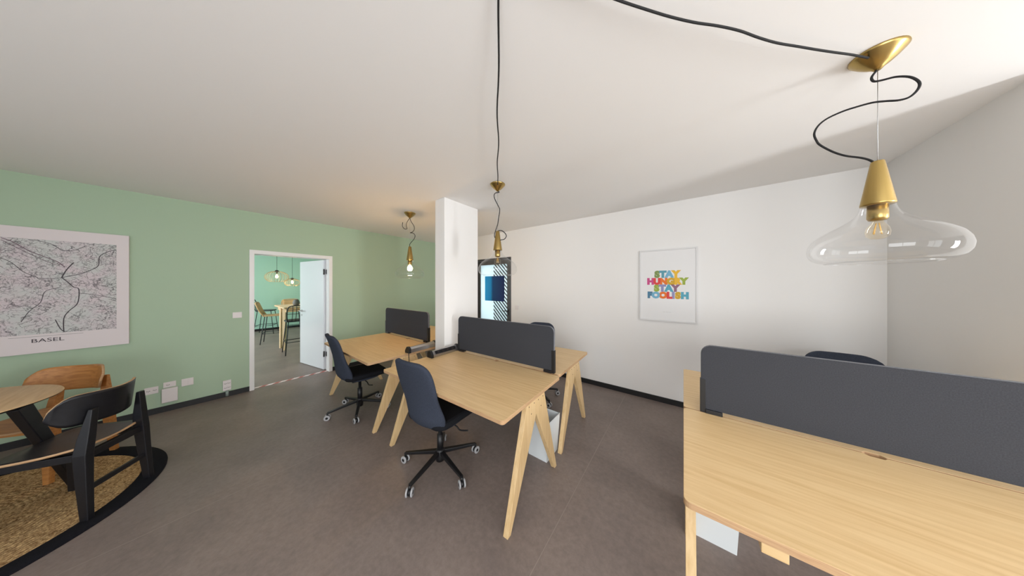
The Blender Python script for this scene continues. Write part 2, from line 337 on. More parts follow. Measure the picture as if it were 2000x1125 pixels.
def mat_blue():
    m = mat('blue gradient print', (30, 100, 150), .5); nt = m.node_tree; b = nt.nodes['Principled BSDF']
    tc = [n for n in nt.nodes if n.type == 'TEX_COORD'][0]; sp = nt.nodes.new('ShaderNodeSeparateXYZ'); nt.links.new(tc.outputs['Object'], sp.inputs[0])
    mr = nt.nodes.new('ShaderNodeMapRange'); mr.inputs[1].default_value = -3.43; mr.inputs[2].default_value = -2.90; nt.links.new(sp.outputs[0], mr.inputs[0])
    r = nt.nodes.new('ShaderNodeValToRGB'); r.color_ramp.elements[0].color = lin((70, 200, 235)); r.color_ramp.elements[1].color = lin((34, 56, 118)); e = r.color_ramp.elements.new(.32); e.color = lin((52, 175, 215)); e = r.color_ramp.elements.new(.42); e.color = lin((40, 96, 152))
    nt.links.new(mr.outputs[0], r.inputs[0]); nt.links.new(r.outputs[0], b.inputs['Base Color'])
    tr = nt.nodes.new('ShaderNodeBsdfTranslucent'); nt.links.new(r.outputs[0], tr.inputs[0]); ms = nt.nodes.new('ShaderNodeMixShader'); ms.inputs[0].default_value = .5
    nt.links.new(b.outputs[0], ms.inputs[1]); nt.links.new(tr.outputs[0], ms.inputs[2]); nt.links.new(ms.outputs[0], nt.nodes['Material Output'].inputs[0]); return m
MB().box((-3.43, YB+.034, 1.20), (-2.90, YB+.039, 1.72)).build('blue_square', mat_blue(), d2)

# red and white tape on the threshold
def mat_tape():
    m = mat('red white tape', (230, 220, 218), .5); nt = m.node_tree; b = nt.nodes['Principled BSDF']
    tc = [n for n in nt.nodes if n.type == 'TEX_COORD'][0]; wv = nt.nodes.new('ShaderNodeTexWave'); wv.bands_direction = 'DIAGONAL'; wv.inputs['Scale'].default_value = 4.4; nt.links.new(tc.outputs['Object'], wv.inputs[0])
    r = nt.nodes.new('ShaderNodeValToRGB'); r.color_ramp.interpolation = 'CONSTANT'; r.color_ramp.elements[0].color = lin((182, 90, 84)); r.color_ramp.elements[1].position = .45; r.color_ramp.elements[1].color = lin((232, 222, 220))
    nt.links.new(wv.outputs['Color'], r.inputs[0]); nt.links.new(r.outputs[0], b.inputs['Base Color']); return m
tag(MB().box((XL-.10, .433, .0), (XL-.05, 1.309, .002)).build('floor_tape', mat_tape()), 'red and white striped tape across the doorway floor', 'tape')

# ------------------------------------------------------------------ desks
def make_desk(depth, label, loc, rotz, bracket=False):
    r = thing('office_desk', label, 'desk', loc, rotz, 'oak trestle desks')
    hw, hd = .71, depth / 2; rr = .022; nx, nd = .032, .014
    top = arc(hw-rr, -hd+rr, rr, -90, 0) + arc(hw-rr, hd-rr, rr, 0, 90) + [(nx, hd), (nx-.012, hd-nd), (-nx+.012, hd-nd), (-nx, hd)] + arc(-hw+rr, hd-rr, rr, 90, 180) + arc(-hw+rr, -hd+rr, rr, 180, 270)
    MB().prism(top, 'z', .715, .740, 0, 1).build('desktop', [M_oak, M_ply], r, bevel=.0015)
    hf = .345 * depth / .80
    for sx in (-1, 1):
        x0, x1 = (sx*.685 - .018, sx*.685 + .018)
        for sy in (-1, 1):
            poly = [(sy*hf, 0), (sy*(hf-.034), 0), (0, .600), (0, .715), (sy*.125, .715)]
            lg = MB().prism(poly, 'x', x0, x1).build('trestle_leg', M_oaky, r, bevel=.002)
            b = MB()
            for (yy, zz) in ((.03, .69), (.10, .69), (.07, .63)):
                b.tube([(x0-.001, sy*yy, zz), (x1+.001, sy*yy, zz)], .004, 8)
            tag(b.build('bolt', M_hole, lg), kind='stuff')
    MB().box((-.667, -.02, .635), (.667, .02, .715)).build('rail', M_oak, r, bevel=.002)
    if bracket: MB().box((-.51, -hd+.015, .672), (-.45, -hd+.30, .715)).build('batten', M_oak, r, bevel=.002)
    return r
make_desk(.80, 'oak desk at the right foreground, in front of its felt divider', (.71, 1.455, 0), 0, True)
make_desk(.84, 'oak desk against the white wall behind the foreground divider', (.71, 2.285, 0), PI)
make_desk(.81, 'middle oak desk in front of its grey divider, beside the column', (-1.556, 1.418, 0), math.radians(1.4))
make_desk(.84, 'middle oak desk behind its grey divider, nearest the poster wall', (-1.600, 2.260, 0), PI + math.radians(2.2))
make_desk(.81, 'oak desk nearest the open door, in front of the small divider', (-3.26, 1.385, 0), 0)
make_desk(.84, 'oak desk behind the small divider, half hidden by the column', (-3.26, 2.225, 0), PI)

def make_divider(label, loc, rotz, length):
    r = thing('desk_divider', label, 'divider', loc, rotz, 'felt desk dividers')
    h = length / 2; z0, z1 = .762, 1.158; rr = .055
    poly = [(-h, z0), (h, z0)] + arc(h-rr, z1-rr, rr, 0, 90, 6) + arc(-h+rr, z1-rr, rr, 90, 180, 6)
    MB().prism(poly, 'y', -.0125, .0125, 0, 1).build('felt_panel', [M_div, M_divedge], r, bevel=.003)
    for s in (-1, 1):
        w = MB(); a, b = sorted((s*(h+.004), s*(h-.022)))
        w.box((a, -.0165, .741), (b, .0165, .945)); a, b = sorted((s*(h-.022), s*(h-.10))); w.box((a, -.024, .741), (b, .024, .764))
        w.build('bracket', M_black, r, bevel=.0015)
    return r
make_divider('long grey felt divider across the right foreground desks', (.715, 1.872, 0), 0, 1.255)
make_divider('grey felt divider on the middle pair of desks', (-1.553, 1.858, 0), math.radians(1.4), 1.255)
make_divider('small grey felt divider in front of the green wall', (-3.38, 1.822, 0), math.radians(1.5), 1.17)

# ------------------------------------------------------------------ office chairs
def make_office_chair(label, loc, rotz, spin):
    r = thing('office_chair', label, 'chair', loc, rotz, 'charcoal swivel chairs')
    rows = [(.20, .412, .150, 0), (.10, .402, .185, 0), (-.03, .404, .200, 0), (-.13, .418, .205, .02), (-.195, .45, .215, .06), (-.225, .51, .222, .10), (-.230, .59, .212, .075), (-.238, .68, .212, .042), (-.256, .77, .222, .036), (-.278, .85, .222, .036), (-.298, .915, .205, .038), (-.315, .955, .170, .028), (-.322, .972, .115, .015)]
    nu = 11; vs = []; fs = []
    for (y, z, hw, cl) in rows:
        for i in range(nu):
            u = -1 + 2 * i / (nu - 1); vs.append((u*hw, y + cl*abs(u)**2.2, z + (.02*abs(u)**3 if z < .5 else 0)))
    for j in range(len(rows)-1):
        for i in range(nu-1): a = j*nu+i; fs.append((a, a+1, a+nu+1, a+nu))
    m = MB(); m.add(vs, fs, 0, True); m.build('backrest_shell', M_fabric, r, solid=.032, subsurf=1)
    m = MB(); m.prism(rrect(-.225, -.185, .225, .245, .085, 5), 'z', .432, .492, smooth=True); m.build('seat', M_fabricd, r, bevel=.022)
    MB().tube([(0,0,.12), (0,0,.27), (0,0,.271), (0,0,.40)], [.026, .026, .016, .016], 14).build('gas_lift', M_black, r)
    MB().box((-.09, -.10, .378), (.09, .09, .402)).build('seat_plate', M_black, r, bevel=.004)
    MB().tube(smooth_path([(.08, .02, .385), (.16, .03, .372), (.20, .035, .35), (.27, .05, .362)]), .006, 8).build('lever', M_black, r)
    MB().lathe([(0, .05), (.034, .05), (.036, .075), (.036, .135), (.028, .148), (0, .148)], 18).build('base_hub', M_black, r)
    for k in range(5):
        a = spin + k * 2 * PI / 5; c, s = math.cos(a), math.sin(a)
        lg = MB().bar((c*.025, s*.025, .120), (c*.315, s*.315, .078), .036, .030, 0, .024, .020).build('base_leg', M_black, r, bevel=.004)
        b = a + PI/2 + .5 * math.sin(k*2.3 + 1); u = Vector((math.cos(b), math.sin(b), 0)); p = Vector((c*.315, s*.315, .030))
        cs = MB().tube([p + Vector((0,0,.012)), p + Vector((0,0,.05))], .009, 8).tube([p - u*.010, p + u*.010], .022, 12).build('caster', M_black, lg)
        wm = MB()
        for sg in (-1, 1):
            wm.tube([p + u*sg*.012, p + u*sg*.014, p + u*sg*.022, p + u*sg*.024], [.026, .0298, .0298, .026], 16)
            wm.tube([p + u*sg*.0241, p + u*sg*.0246], .013, 12, mi=1)
        tag(wm.build('caster_wheels', [M_grey, M_black], lg), kind='stuff')
    return r
make_office_chair('charcoal swivel chair with white casters at the middle desk front', (-1.655, 1.195, 0), math.radians(4), math.radians(66-4))
make_office_chair('charcoal swivel chair at the desk nearest the open door', (-3.19, 1.14, 0), math.radians(-4), math.radians(-22))
make_office_chair('swivel chair peeking over the middle divider by the poster wall', (-1.63, 2.72, 0), PI + math.radians(14), math.radians(-26-194))
make_office_chair('swivel chair back showing above the long foreground divider', (1.03, 2.82, 0), PI, math.radians(10))

# ------------------------------------------------------------------ bins
def make_bin(label, loc, rotz):
    r = thing('waste_bin', label, 'bin', loc, rotz, 'white waste bins')
    def ring(hx, hy, z): return [(-hx,-hy,z),(hx,-hy,z),(hx,hy,z),(-hx,hy,z)]
    v = ring(.092,.105,0)+ring(.108,.122,.335)+ring(.104,.118,.335)+ring(.089,.102,.006)
    f = [(0,3,2,1)]+[(a*4+i, a*4+(i+1)%4, (a+1)*4+(i+1)%4, (a+1)*4+i) for a in range(3) for i in range(4)]+[(12,13,14,15)]
    MB().add(v, f).build('bin_body', M_bin, r)
    w = MB(); P = [Vector(q) for q in ring(.107,.121,.335)]
    w.tube(P + [P[0]], .0035, 6).build('rim', M_bin, r)
    return r
make_bin('white waste bin under the middle desks', (-1.035, 1.865, 0), 0)
make_bin('white waste bin under the right foreground desk', (.150, 1.905, 0), 0)

# ------------------------------------------------------------------ power strips clamped to desk ends
def make_strip(label, loc, rotz):
    r = thing('power_strip', label, 'power strip', loc, rotz, 'aluminium desk power strips')
    L = .17
    MB().prism([(-.036, 0), (.036, 0), (.036, .024), (.008, .064), (-.016, .064), (-.036, .042)], 'y', -L, L).build('housing', M_steel, r, bevel=.002)
    for s in (-1, 1):
        a, b = sorted((s*L, s*(L+.028)))
        MB().prism([(-.042, -.002), (.042, -.002), (.042, .028), (.012, .071), (-.020, .071), (-.042, .048)], 'y', a, b).build('end_cap', M_black, r, bevel=.003)
    d = Vector((.028, 0, -.040)).normalized(); n = Vector((.040, 0, .028)).normalized()
    base = Vector((.022, 0, .044))
    MB().bar(base + n*.001 + Vector((0,-L+.03,0)), base + n*.001 + Vector((0,L-.03,0)), .034, .004, side=d).build('socket_strip', M_black, r)
    for k in range(4):
        p = base + n*.003 + Vector((0, -.10 + k*.065, 0))
        MB().tube([p, p + n*.002], .014, 12).build('socket', M_hole, r)
    return r
s1 = make_strip('aluminium power strip at the end of the desk by the door', (-2.585, 1.60, .742), PI + math.radians(4))
s2 = make_strip('aluminium power strip on the middle desk beside the column', (-2.215, 1.655, .742), math.radians(1.4))
tag(MB().tube(smooth_path([(-2.53, 1.40, .76), (-2.49, 1.38, .72), (-2.485, 1.39, .55), (-2.47, 1.42, .30), (-2.46, 1.55, .010), (-2.40, 1.68, .008)]), .004, 8).build('power_cable', M_cord), 'black cable hanging off the desk power strip by the column', 'cable')

# ------------------------------------------------------------------ pendant lamps
M_bulb = mat_glass('bulb glass', (255, 250, 240), 1.0, 0.5)
M_fil = mat('led filament', (214, 176, 96), .4)
M_filon = mat_emit('glowing filament', (255, 208, 140), 60)
M_bulbon = mat_emit('glowing bulb', (255, 205, 140), 230)
def make_pendant(label, loc, cord_pts, lit, extra=()):
    r = thing('pendant_lamp', label, 'lamp', loc, 0, 'brass and glass pendant lamps')
    MB().lathe([(0, ZC), (.078, ZC), (.079, ZC-.005), (.074, ZC-.012), (.055, ZC-.034), (.034, ZC-.054), (.018, ZC-.066), (.010, ZC-.076), (0, ZC-.076)], 40).build('canopy', M_brass, r)
    MB().tube([(0, 0, ZC-.075), (0, 0, 2.095)], .0012, 6).build('steel_wire', M_steel, r)
    MB().tube(smooth_path(cord_pts, 5), .0042, 8).build('cord', M_cord, r)
    for e in extra: MB().tube(smooth_path(e, 5), .0042, 8).build('cord', M_cord, r)
    MB().lathe([(0, 2.100), (.017, 2.100), (.019, 2.096), (.047, 1.905), (.047, 1.898), (0, 1.898)], 32).build('brass_cone', M_brass, r)
    MB().lathe([(0, 1.898), (.028, 1.898), (.029, 1.838), (.024, 1.828), (0, 1.828)], 24).build('lamp_socket', M_brass, r)
    prof = [(.046, 1.900), (.047, 1.885), (.052, 1.868), (.062, 1.850), (.080, 1.832), (.105, 1.814), (.135, 1.795), (.165, 1.772), (.187, 1.748), (.199, 1.722), (.203, 1.698), (.200, 1.675), (.190, 1.655), (.172, 1.642), (.150, 1.635), (.147, 1.634)]
    g = MB().lathe(prof, 56).build('glass_shade', M_glass, r)
    MB().tube([(.1475*math.cos(2*PI*k/48), .1475*math.sin(2*PI*k/48), 1.634) for k in range(49)], .0026, 6).build('glass_rim', M_glass, g)
    b = MB().lathe([(.012, 1.832), (.016, 1.818), (.030, 1.795), (.034, 1.775), (.031, 1.756), (.018, 1.743), (0, 1.740)], 24).build('bulb', M_bulbon if lit else M_bulb, r)
    f = MB()
    for k in range(4):
        a = k*PI/2 + .3; f.tube([(.005*math.cos(a), .005*math.sin(a), 1.815), (.014*math.cos(a), .014*math.sin(a), 1.765)], .0016, 6)
    tag(f.build('filament', M_filon if lit else M_fil, b), kind='stuff')
    return r
def swag(dx, dy, n=16, sag=.035):
    """cord from the canopy rim to the ceiling outlet near the middle of the room"""
    p = Vector((dx, dy)); u = p.normalized(); out = []
    for i in range(n + 1):
        t = i / n; q = u * .060 * (1-t) + p * t; nrm = Vector((-u.y, u.x)) * .006 * math.sin(t*17) * math.sin(PI*t)
        z = ZC - .024 * (1-t) - .006 - sag * 4 * t * (1-t) + .002*math.sin(t*31)
        out.append((q.x + nrm.x, q.y + nrm.y, z))
    return out
c3 = [(0.0, 2.522), (-.012, 2.505), (-.015, 2.490), (-.008, 2.473), (.013, 2.464), (.043, 2.455), (.072, 2.433), (.09, 2.404), (.095, 2.381), (.088, 2.359), (.072, 2.344), (.049, 2.347), (.02, 2.363), (-.012, 2.378), (-.051, 2.385), (-.093, 2.388), (-.138, 2.38), (-.165, 2.359), (-.177, 2.324), (-.169, 2.282), (-.157, 2.254), (-.122, 2.205), (-.086, 2.167), (-.044, 2.137), (-.022, 2.117), (-.008, 2.096)]
px, py = .933, -.360
make_pendant('large brass and clear glass pendant over the foreground desk', (.715, 1.852, 0), [(s*px, s*py, z) for s, z in c3], False, [swag(-.466-.715, .596-1.852)])
make_pendant('brass and glass pendant in front of the white column', (-1.572, 1.849, 0),
    [(.0, .0, 2.525), (.014, .008, 2.510), (-.018, -.016, 2.502), (-.029, -.024, 2.475), (-.02, -.018, 2.432), (.006, .002, 2.367), (.019, .011, 2.324), (.01, .005, 2.243), (.002, -.002, 2.173), (-.016, -.014, 2.108), (-.026, -.020, 2.065), (-.016, -.024, 2.030), (.012, -.014, 1.995), (.036, .012, 2.006), (.058, .041, 2.016), (.075, .053, 2.049), (.062, .044, 2.081), (.036, .024, 2.105), (.012, .006, 2.106), (.004, .002, 2.098)], False, [swag(-.506+1.572, .600-1.849)])
make_pendant('lit glass pendant near the green wall', (-3.236, 1.81, 0),
    [(0, 0, 2.525), (.016, .007, 2.474), (.05, .033, 2.404), (.055, .036, 2.351), (.033, .02, 2.315), (.007, .001, 2.303), (.04, .028, 2.297), (.063, .043, 2.265), (.055, .036, 2.216), (.016, .007, 2.157), (-.001, -.003, 2.13), (.0, .0, 2.098)], True,
    [[(0, 0, 2.525), (-.036, -.031, 2.447), (-.038, -.032, 2.394), (-.032, -.027, 2.362), (-.062, -.050, 2.362), (-.086, -.068, 2.404), (-.081, -.065, 2.458)]])

# ------------------------------------------------------------------ rug, round table and plywood chairs
def mat_jute():
    m = mat('braided jute', (176, 140, 92), .95, spec=.1); nt = m.node_tree; b = nt.nodes['Principled BSDF']
    tc = [n for n in nt.nodes if n.type == 'TEX_COORD'][0]
    n = nt.nodes.new('ShaderNodeTexNoise'); n.inputs['Scale'].default_value = 70; n.inputs['Detail'].default_value = 6; n.inputs['Roughness'].default_value = .7; nt.links.new(tc.outputs['Object'], n.inputs[0])
    r = nt.nodes.new('ShaderNodeValToRGB'); r.color_ramp.elements[0].position = .36; r.color_ramp.elements[0].color = lin((112, 80, 48)); r.color_ramp.elements[1].position = .64; r.color_ramp.elements[1].color = lin((218, 184, 134)); nt.links.new(n.outputs['Fac'], r.inputs[0]); nt.links.new(r.outputs[0], b.inputs['Base Color'])
    bp = nt.nodes.new('ShaderNodeBump'); bp.inputs['Strength'].default_value = .8; bp.inputs['Distance'].default_value = .004; nt.links.new(n.outputs['Fac'], bp.inputs['Height']); nt.links.new(bp.outputs[0], b.inputs['Normal']); return m
rug = thing('round_rug', 'round braided jute rug with a wide black border', 'rug', (-3.595, -1.085, 0))
prof = []; R0 = .774; nr = 34
for i in range(nr):
    a = R0*(1 - i/nr); b = R0*(1-(i+1)/nr); prof += [(a, .004), (a-(a-b)*.25, .0085), (a-(a-b)*.75, .0085)]
prof += [(0, .006)]
MB().lathe(prof, 96).build('jute_field', mat_jute(), rug)
MB().lathe([(.888, 0), (.889, .006), (.884, .011), (.778, .011), (.772, .006), (.772, 0)], 96).build('black_border', mat('black woven border', (26, 26, 32), .95, noise=.3, nscale=150, bump=.5, bscale=400, spec=.15), rug)

tb = thing('round_table', 'round pale wood table on slanted black legs over the rug', 'table', (-3.672, -1.146, 0))
MB().lathe([(0, .757), (.505, .757), (.513, .754), (.515, .750)], 72).lathe([(0, .757), (.001, .757)], 72).build('table_top', M_table, tb)
MB().lathe([(.515, .750), (.512, .744), (.485, .732), (0, .732)], 72).build('table_underside', M_blackw, tb)
for k in range(4):
    a0 = math.radians(65 + 90*k); a1 = math.radians(96.7 + 90*k)
    MB().bar((.555*math.cos(a1), .555*math.sin(a1), .012), (.46*math.cos(a0), .46*math.sin(a0), .736), .045, .040, 0, .075, .045, side=(math.cos(a0+1.57), math.sin(a0+1.57), 0)).build('leg', M_blackw, tb, bevel=.004)

def make_plychair(label, loc, rotz, top, leg, edge, seatm):
    r = thing('plywood_chair', label, 'chair', loc, rotz)
    def sheet(rows, nu, fx, name, th):
        vs = []; fs = []
        for j, row in enumerate(rows):
            for i in range(nu): vs.append(fx(row, -1 + 2*i/(nu-1)))
        for j in range(len(rows)-1):
            for i in range(nu-1): a = j*nu+i; fs.append((a, a+1, a+nu+1, a+nu))
        m = MB(); m.add(vs, fs, 0, True); o = m.build(name, [top, edge] if name == 'backrest' else [seatm, edge], r, solid=th)
        o.modifiers['s'].material_offset_rim = 1; o.modifiers['s'].use_rim = True
        sb = o.modifiers.new('u', 'SUBSURF'); sb.levels = 1; sb.render_levels = 1; o.modifiers.move(len(o.modifiers)-1, 0); return o
    # seat: rounded, slightly dished
    rows = [(-.175, .12), (-.168, .155), (-.14, .18), (-.05, .205), (.08, .225), (.17, .222), (.21, .20), (.225, .16)]
    sheet(rows, 9, lambda q, u: (u*q[1], q[0], .452 - .012*math.cos(u*PI/2) - (.014 if q[0] > .2 else 0) + .010*(q[0] < -.13)), 'seat', .014)
    # backrest: wide curved plate, ends wrap forward
    def bx(q, u):
        s, tz = q; a = abs(u); x = u*.222
        q = max(0, a-.70)/.30; hh = .102*(.30 + .70*math.sqrt(max(0, 1-q*q))); mid = .698 + .012*a; lo, hi = mid-hh, mid+hh
        z = lo + (hi-lo)*s; return (x, -.185 - .022*s + .115*a**2.0, z)
    sheet([(0, 0), (.2, 0), (.5, 0), (.8, 0), (1, 0)], 15, bx, 'backrest', .013)
    for sx in (-1, 1):
        lg = MB().loft([((sx*.178, -.207, 0), .034, .036), ((sx*.170, -.188, .25), .040, .050), ((sx*.164, -.178, .42), .045, .058), ((sx*.152, -.182, .52), .043, .050), ((sx*.134, -.196, .70), .036, .020)])
        lg.build('leg', leg, r, bevel=.004)
        MB().bar((sx*.205, .185, 0), (sx*.178, .16, .432), .032, .032, 0, .048, .048, side=(1, 0, 0)).build('leg', leg, r, bevel=.004)
        MB().bar((sx*.158, -.17, .405), (sx*.176, .16, .410), .028, .045, side=(1, 0, 0)).build('side_rail', leg, r, bevel=.003)
    MB().bar((-.156, -.18, .405), (.156, -.18, .405), .028, .045, side=(0, 1, 0)).build('rear_rail', leg, r, bevel=.003)
    MB().bar((-.176, .16, .408), (.176, .16, .408), .028, .045, side=(0, 1, 0)).build('front_rail', leg, r, bevel=.003)
    MB().bar((-.167, -.195, .19), (.167, -.195, .19), .020, .032, side=(0, 1, 0)).build('stretcher', leg, r, bevel=.003)
    return r
make_plychair('black plywood chair with pale edges, its back to the room', (-3.356, -.538, .011), math.radians(147.7), M_blackw, M_blackw, M_ply, mat_wood('black brown seat', (48, 43, 44), (38, 34, 36), .35))
make_plychair('warm oak plywood chair facing out from the green wall', (-4.160, -.770, .011), math.radians(-126.9), M_oakw, M_oakw, M_ply, M_oakw)

# ------------------------------------------------------------------ things on the walls
def text_mesh(name, body, m, parent, loc, rot, size, sx=1.0, offset=0.0, extrude=.0006, align='CENTER'):
    cu = bpy.data.curves.new(name, 'FONT'); cu.body = body; cu.size = size; cu.offset = offset; cu.extrude = extrude; cu.align_x = align; cu.resolution_u = 3
    t = bpy.data.objects.new(name, cu); C.objects.link(t); dg = bpy.context.evaluated_depsgraph_get()
    me = bpy.data.meshes.new_from_object(t.evaluated_get(dg)); bpy.data.objects.remove(t); bpy.data.curves.remove(cu)
    me.materials.clear(); me.materials.append(m)
    o = bpy.data.objects.new(name, me); C.objects.link(o); o.location = loc; o.rotation_euler = rot; o.scale = (sx, 1, 1); o.parent = parent; return o

# city map canvas
def mat_map():
    m = mat('printed map', (214, 208, 210), .8); nt = m.node_tree; b = nt.nodes['Principled BSDF']
    tc = [n for n in nt.nodes if n.type == 'TEX_COORD'][0]
    def noise(scale, detail, dist=0.):
        n = nt.nodes.new('ShaderNodeTexNoise'); n.inputs['Scale'].default_value = scale; n.inputs['Detail'].default_value = detail; n.inputs['Distortion'].default_value = dist; nt.links.new(tc.outputs['Object'], n.inputs[0]); return n.outputs['Fac']
    def mth(op, a, b2=0.0):
        n = nt.nodes.new('ShaderNodeMath'); n.operation = op
        for i, q in enumerate((a, b2)):
            if isinstance(q, (int, float)): n.inputs[i].default_value = q
            else: nt.links.new(q, n.inputs[i])
        return n.outputs[0]
    def contour(f, k, wd): return mth('LESS_THAN', mth('ABSOLUTE', mth('SUBTRACT', mth('FRACT', mth('MULTIPLY', f, k)), .5)), wd)
    big = noise(7, 3)
    l1 = contour(noise(9, 6, .6), 9, .07); l2 = mth('MULTIPLY', contour(noise(26, 5, .8), 5, .10), mth('GREATER_THAN', big, .47)); l3 = contour(noise(4.5, 5, .3), 7, .035)
    v = nt.nodes.new('ShaderNodeTexVoronoi'); v.feature = 'DISTANCE_TO_EDGE'; v.inputs['Scale'].default_value = 42; nt.links.new(tc.outputs['Object'], v.inputs[0])
    l4 = mth('MULTIPLY', mth('LESS_THAN', v.outputs['Distance'], .055), mth('GREATER_THAN', noise(5, 2), .52))
    tot = mth('MINIMUM', mth('ADD', mth('ADD', mth('MULTIPLY', l1, .42), mth('MULTIPLY', l2, .34)), mth('ADD', mth('MULTIPLY', l3, .55), mth('MULTIPLY', l4, .35))), .8)
    r = nt.nodes.new('ShaderNodeValToRGB'); r.color_ramp.elements[0].position = .4; r.color_ramp.elements[0].color = lin((205, 207, 206)); r.color_ramp.elements[1].position = .6; r.color_ramp.elements[1].color = lin((216, 205, 210)); nt.links.new(big, r.inputs[0])
    mx = nt.nodes.new('ShaderNodeMix'); mx.data_type = 'RGBA'; nt.links.new(tot, mx.inputs[0]); nt.links.new(r.outputs[0], mx.inputs[6]); mx.inputs[7].default_value = lin((72, 68, 74))
    nt.links.new(mx.outputs[2], b.inputs['Base Color']); return m
mp = thing('map_canvas', 'large framed city map hanging on the green wall', 'map', (XL+.001, -.925, .873))
MB().box((0, -.411, 0), (.030, .411, 1.211)).build('canvas', mat('map paper', (228, 220, 222), .8), mp, bevel=.002)
MB().box((.0300, -.340, .182), (.0306, .340, 1.100)).build('map_print', mat_map(), mp)
roads = [([(-1.118, 1.963), (-1.075, 1.935), (-1.005, 1.857), (-0.936, 1.805), (-0.881, 1.762), (-0.847, 1.709)], .0045, 1), ([(-1.26, 1.86), (-1.123, 1.781), (-1.075, 1.735), (-1.03, 1.657), (-0.974, 1.606), (-0.958, 1.591), (-0.864, 1.603)], .003, 0),
 ([(-0.806, 1.762), (-0.838, 1.691), (-0.864, 1.603)], .005, 0), ([(-0.864, 1.609), (-0.83, 1.554), (-0.806, 1.51), (-0.782, 1.491), (-0.782, 1.389), (-0.794, 1.326), (-0.83, 1.266), (-0.853, 1.194), (-0.853, 1.064)], .0045, 0),
 ([(-1.01, 1.965), (-0.952, 1.955), (-0.903, 1.93), (-0.859, 1.881), (-0.806, 1.887), (-0.746, 1.94)], .003, 0), ([(-0.588, 1.921), (-0.644, 1.881), (-0.677, 1.831), (-0.683, 1.738), (-0.727, 1.684), (-0.782, 1.643), (-0.859, 1.609)], .004, 0),
 ([(-0.782, 1.446), (-0.734, 1.438), (-0.651, 1.409), (-0.588, 1.38)], .003, 0), ([(-0.864, 1.504), (-0.909, 1.492), (-0.942, 1.457), (-0.958, 1.362), (-1.005, 1.282), (-1.04, 1.181)], .003, 0),
 ([(-0.892, 1.187), (-0.87, 1.098), (-0.85, 1.060)], .004, 0), ([(-1.118, 1.946), (-1.055, 1.88), (-0.974, 1.802), (-0.909, 1.747), (-0.853, 1.739)], .003, 1)]
for pts, wd, k in roads:
    P = smooth_path([(.0309, y+.925, z-.873) for y, z in pts], 4); m = MB(); vs = []
    for i, p in enumerate(P):
        t = (P[min(i+1, len(P)-1)] - P[max(i-1, 0)]).normalized(); n = Vector((0, -t.z, t.y)) * wd*.65; vs += [p+n, p-n]
    m.add(vs, [(2*i, 2*i+1, 2*i+3, 2*i+2) for i in range(len(P)-1)]).build('road_line', [M_line, M_line2][k], mp, solid=.0004)
MB().box((.0301, -.166, .1605), (.0306, .166, .1625)).build('title_rule', M_line, mp)
text_mesh('city_name', 'BASEL', M_line, mp, (.0305, .0, .104), (PI/2, 0, PI/2), .050, 1.12, .0)

# framed typographic poster
po = thing('framed_poster', 'white framed poster with colourful slogan on the white wall', 'poster', (-.172, YB, 1.062))
hw, ph = .311, .935
M_pf = mat('white picture frame', (222, 221, 221), .4)
for (a, b, c, d) in ((-hw, -hw+.018, 0, ph), (hw-.018, hw, 0, ph), (-hw+.018, hw-.018, 0, .018), (-hw+.018, hw-.018, ph-.018, ph)):
    MB().box((a, -.028, c), (b, -.001, d)).build('frame_bar', M_pf, po, bevel=.001)
MB().box((-hw+.018, -.020, .018), (hw-.018, -.004, ph-.018)).build('print_sheet', M_paper, po)
cols = {'t': (96, 160, 178), 'l': (120, 178, 206), 'y': (236, 186, 58), 'g': (128, 148, 84), 'p': (206, 84, 140), 'r': (222, 74, 70), 'o': (234, 120, 44), 'd': (212, 168, 50), 'e': (158, 178, 74), 'v': (150, 148, 190), 'm': (150, 108, 128), 'b': (84, 130, 160), 'k': (92, 168, 190)}
PM = {k: mat('poster ink ' + k, v, .7) for k, v in cols.items()}
lines = [('STAY', 'gtly', -.005, .573, .110), ('HUNGRY', 'prodye', -.004, .483, .104), ('STAY', 'evkm', -.010, .393, .110), ('FOOLISH', 'blorvdk', .003, .303, .104)]
adv = {'S': .068, 'T': .070, 'A': .080, 'Y': .072, 'H': .080, 'U': .076, 'N': .084, 'G': .082, 'R': .070, 'F': .060, 'O': .084, 'L': .056, 'I': .034}
for word, ck, cx, z, size in lines:
    tot = sum(adv[c] for c in word); k = {'STAY': .265, 'HUNGRY': .425, 'FOOLISH': .440}[word] / tot; x = cx - tot*k/2
    for i, (ch, q) in enumerate(zip(word, ck)):
        a = adv[ch]*k; text_mesh('letter', ch, PM[q], po, (x + a/2, -.0205 - .0006*(i % 2), z), (PI/2, 0, 0), size, 1.0, .0095, .0003); x += a
text_mesh('caption', '\u2014 \u2014\u2014', mat('caption grey', (170, 170, 172), .8), po, (0, -.0205, .115), (PI/2, 0, 0), .022, 1.2)

def plate(name, label, cat, y0, y1, z0, z1, d=.010, holes=(), rockers=0):
    r = thing(name, label, cat, (XL, (y0+y1)/2, z0)); hw = (y1-y0)/2
    MB().box((.0005, -hw, 0), (d, hw, z1-z0)).build('cover_plate', M_plate, r, bevel=.002)
    for (u, v) in holes:
        g = MB().tube([(d, u, v), (d+.0012, u, v)], .017, 16).build('socket_face', M_plate, r)
        h = MB()
        for q in (-.009, 0, .009): h.tube([(d+.001, u+q, v-(.004 if q == 0 else 0)), (d+.0018, u+q, v-(.004 if q == 0 else 0))], .0034, 8)
        tag(h.build('pin_hole', M_hole, g), kind='stuff')
    for k in range(rockers):
        wd = (2*hw-.016)/rockers; MB().box((d, -hw+.008+k*wd+.002, .010), (d+.003, -hw+.008+(k+1)*wd-.002, z1-z0-.010)).build('rocker', M_plate, r, bevel=.001)
    return r
plate('wall_socket', 'white double socket on the green wall, leftmost of the row', 'socket', -.425, -.335, .245, .325, holes=((-.020, .040), (.022, .042)))
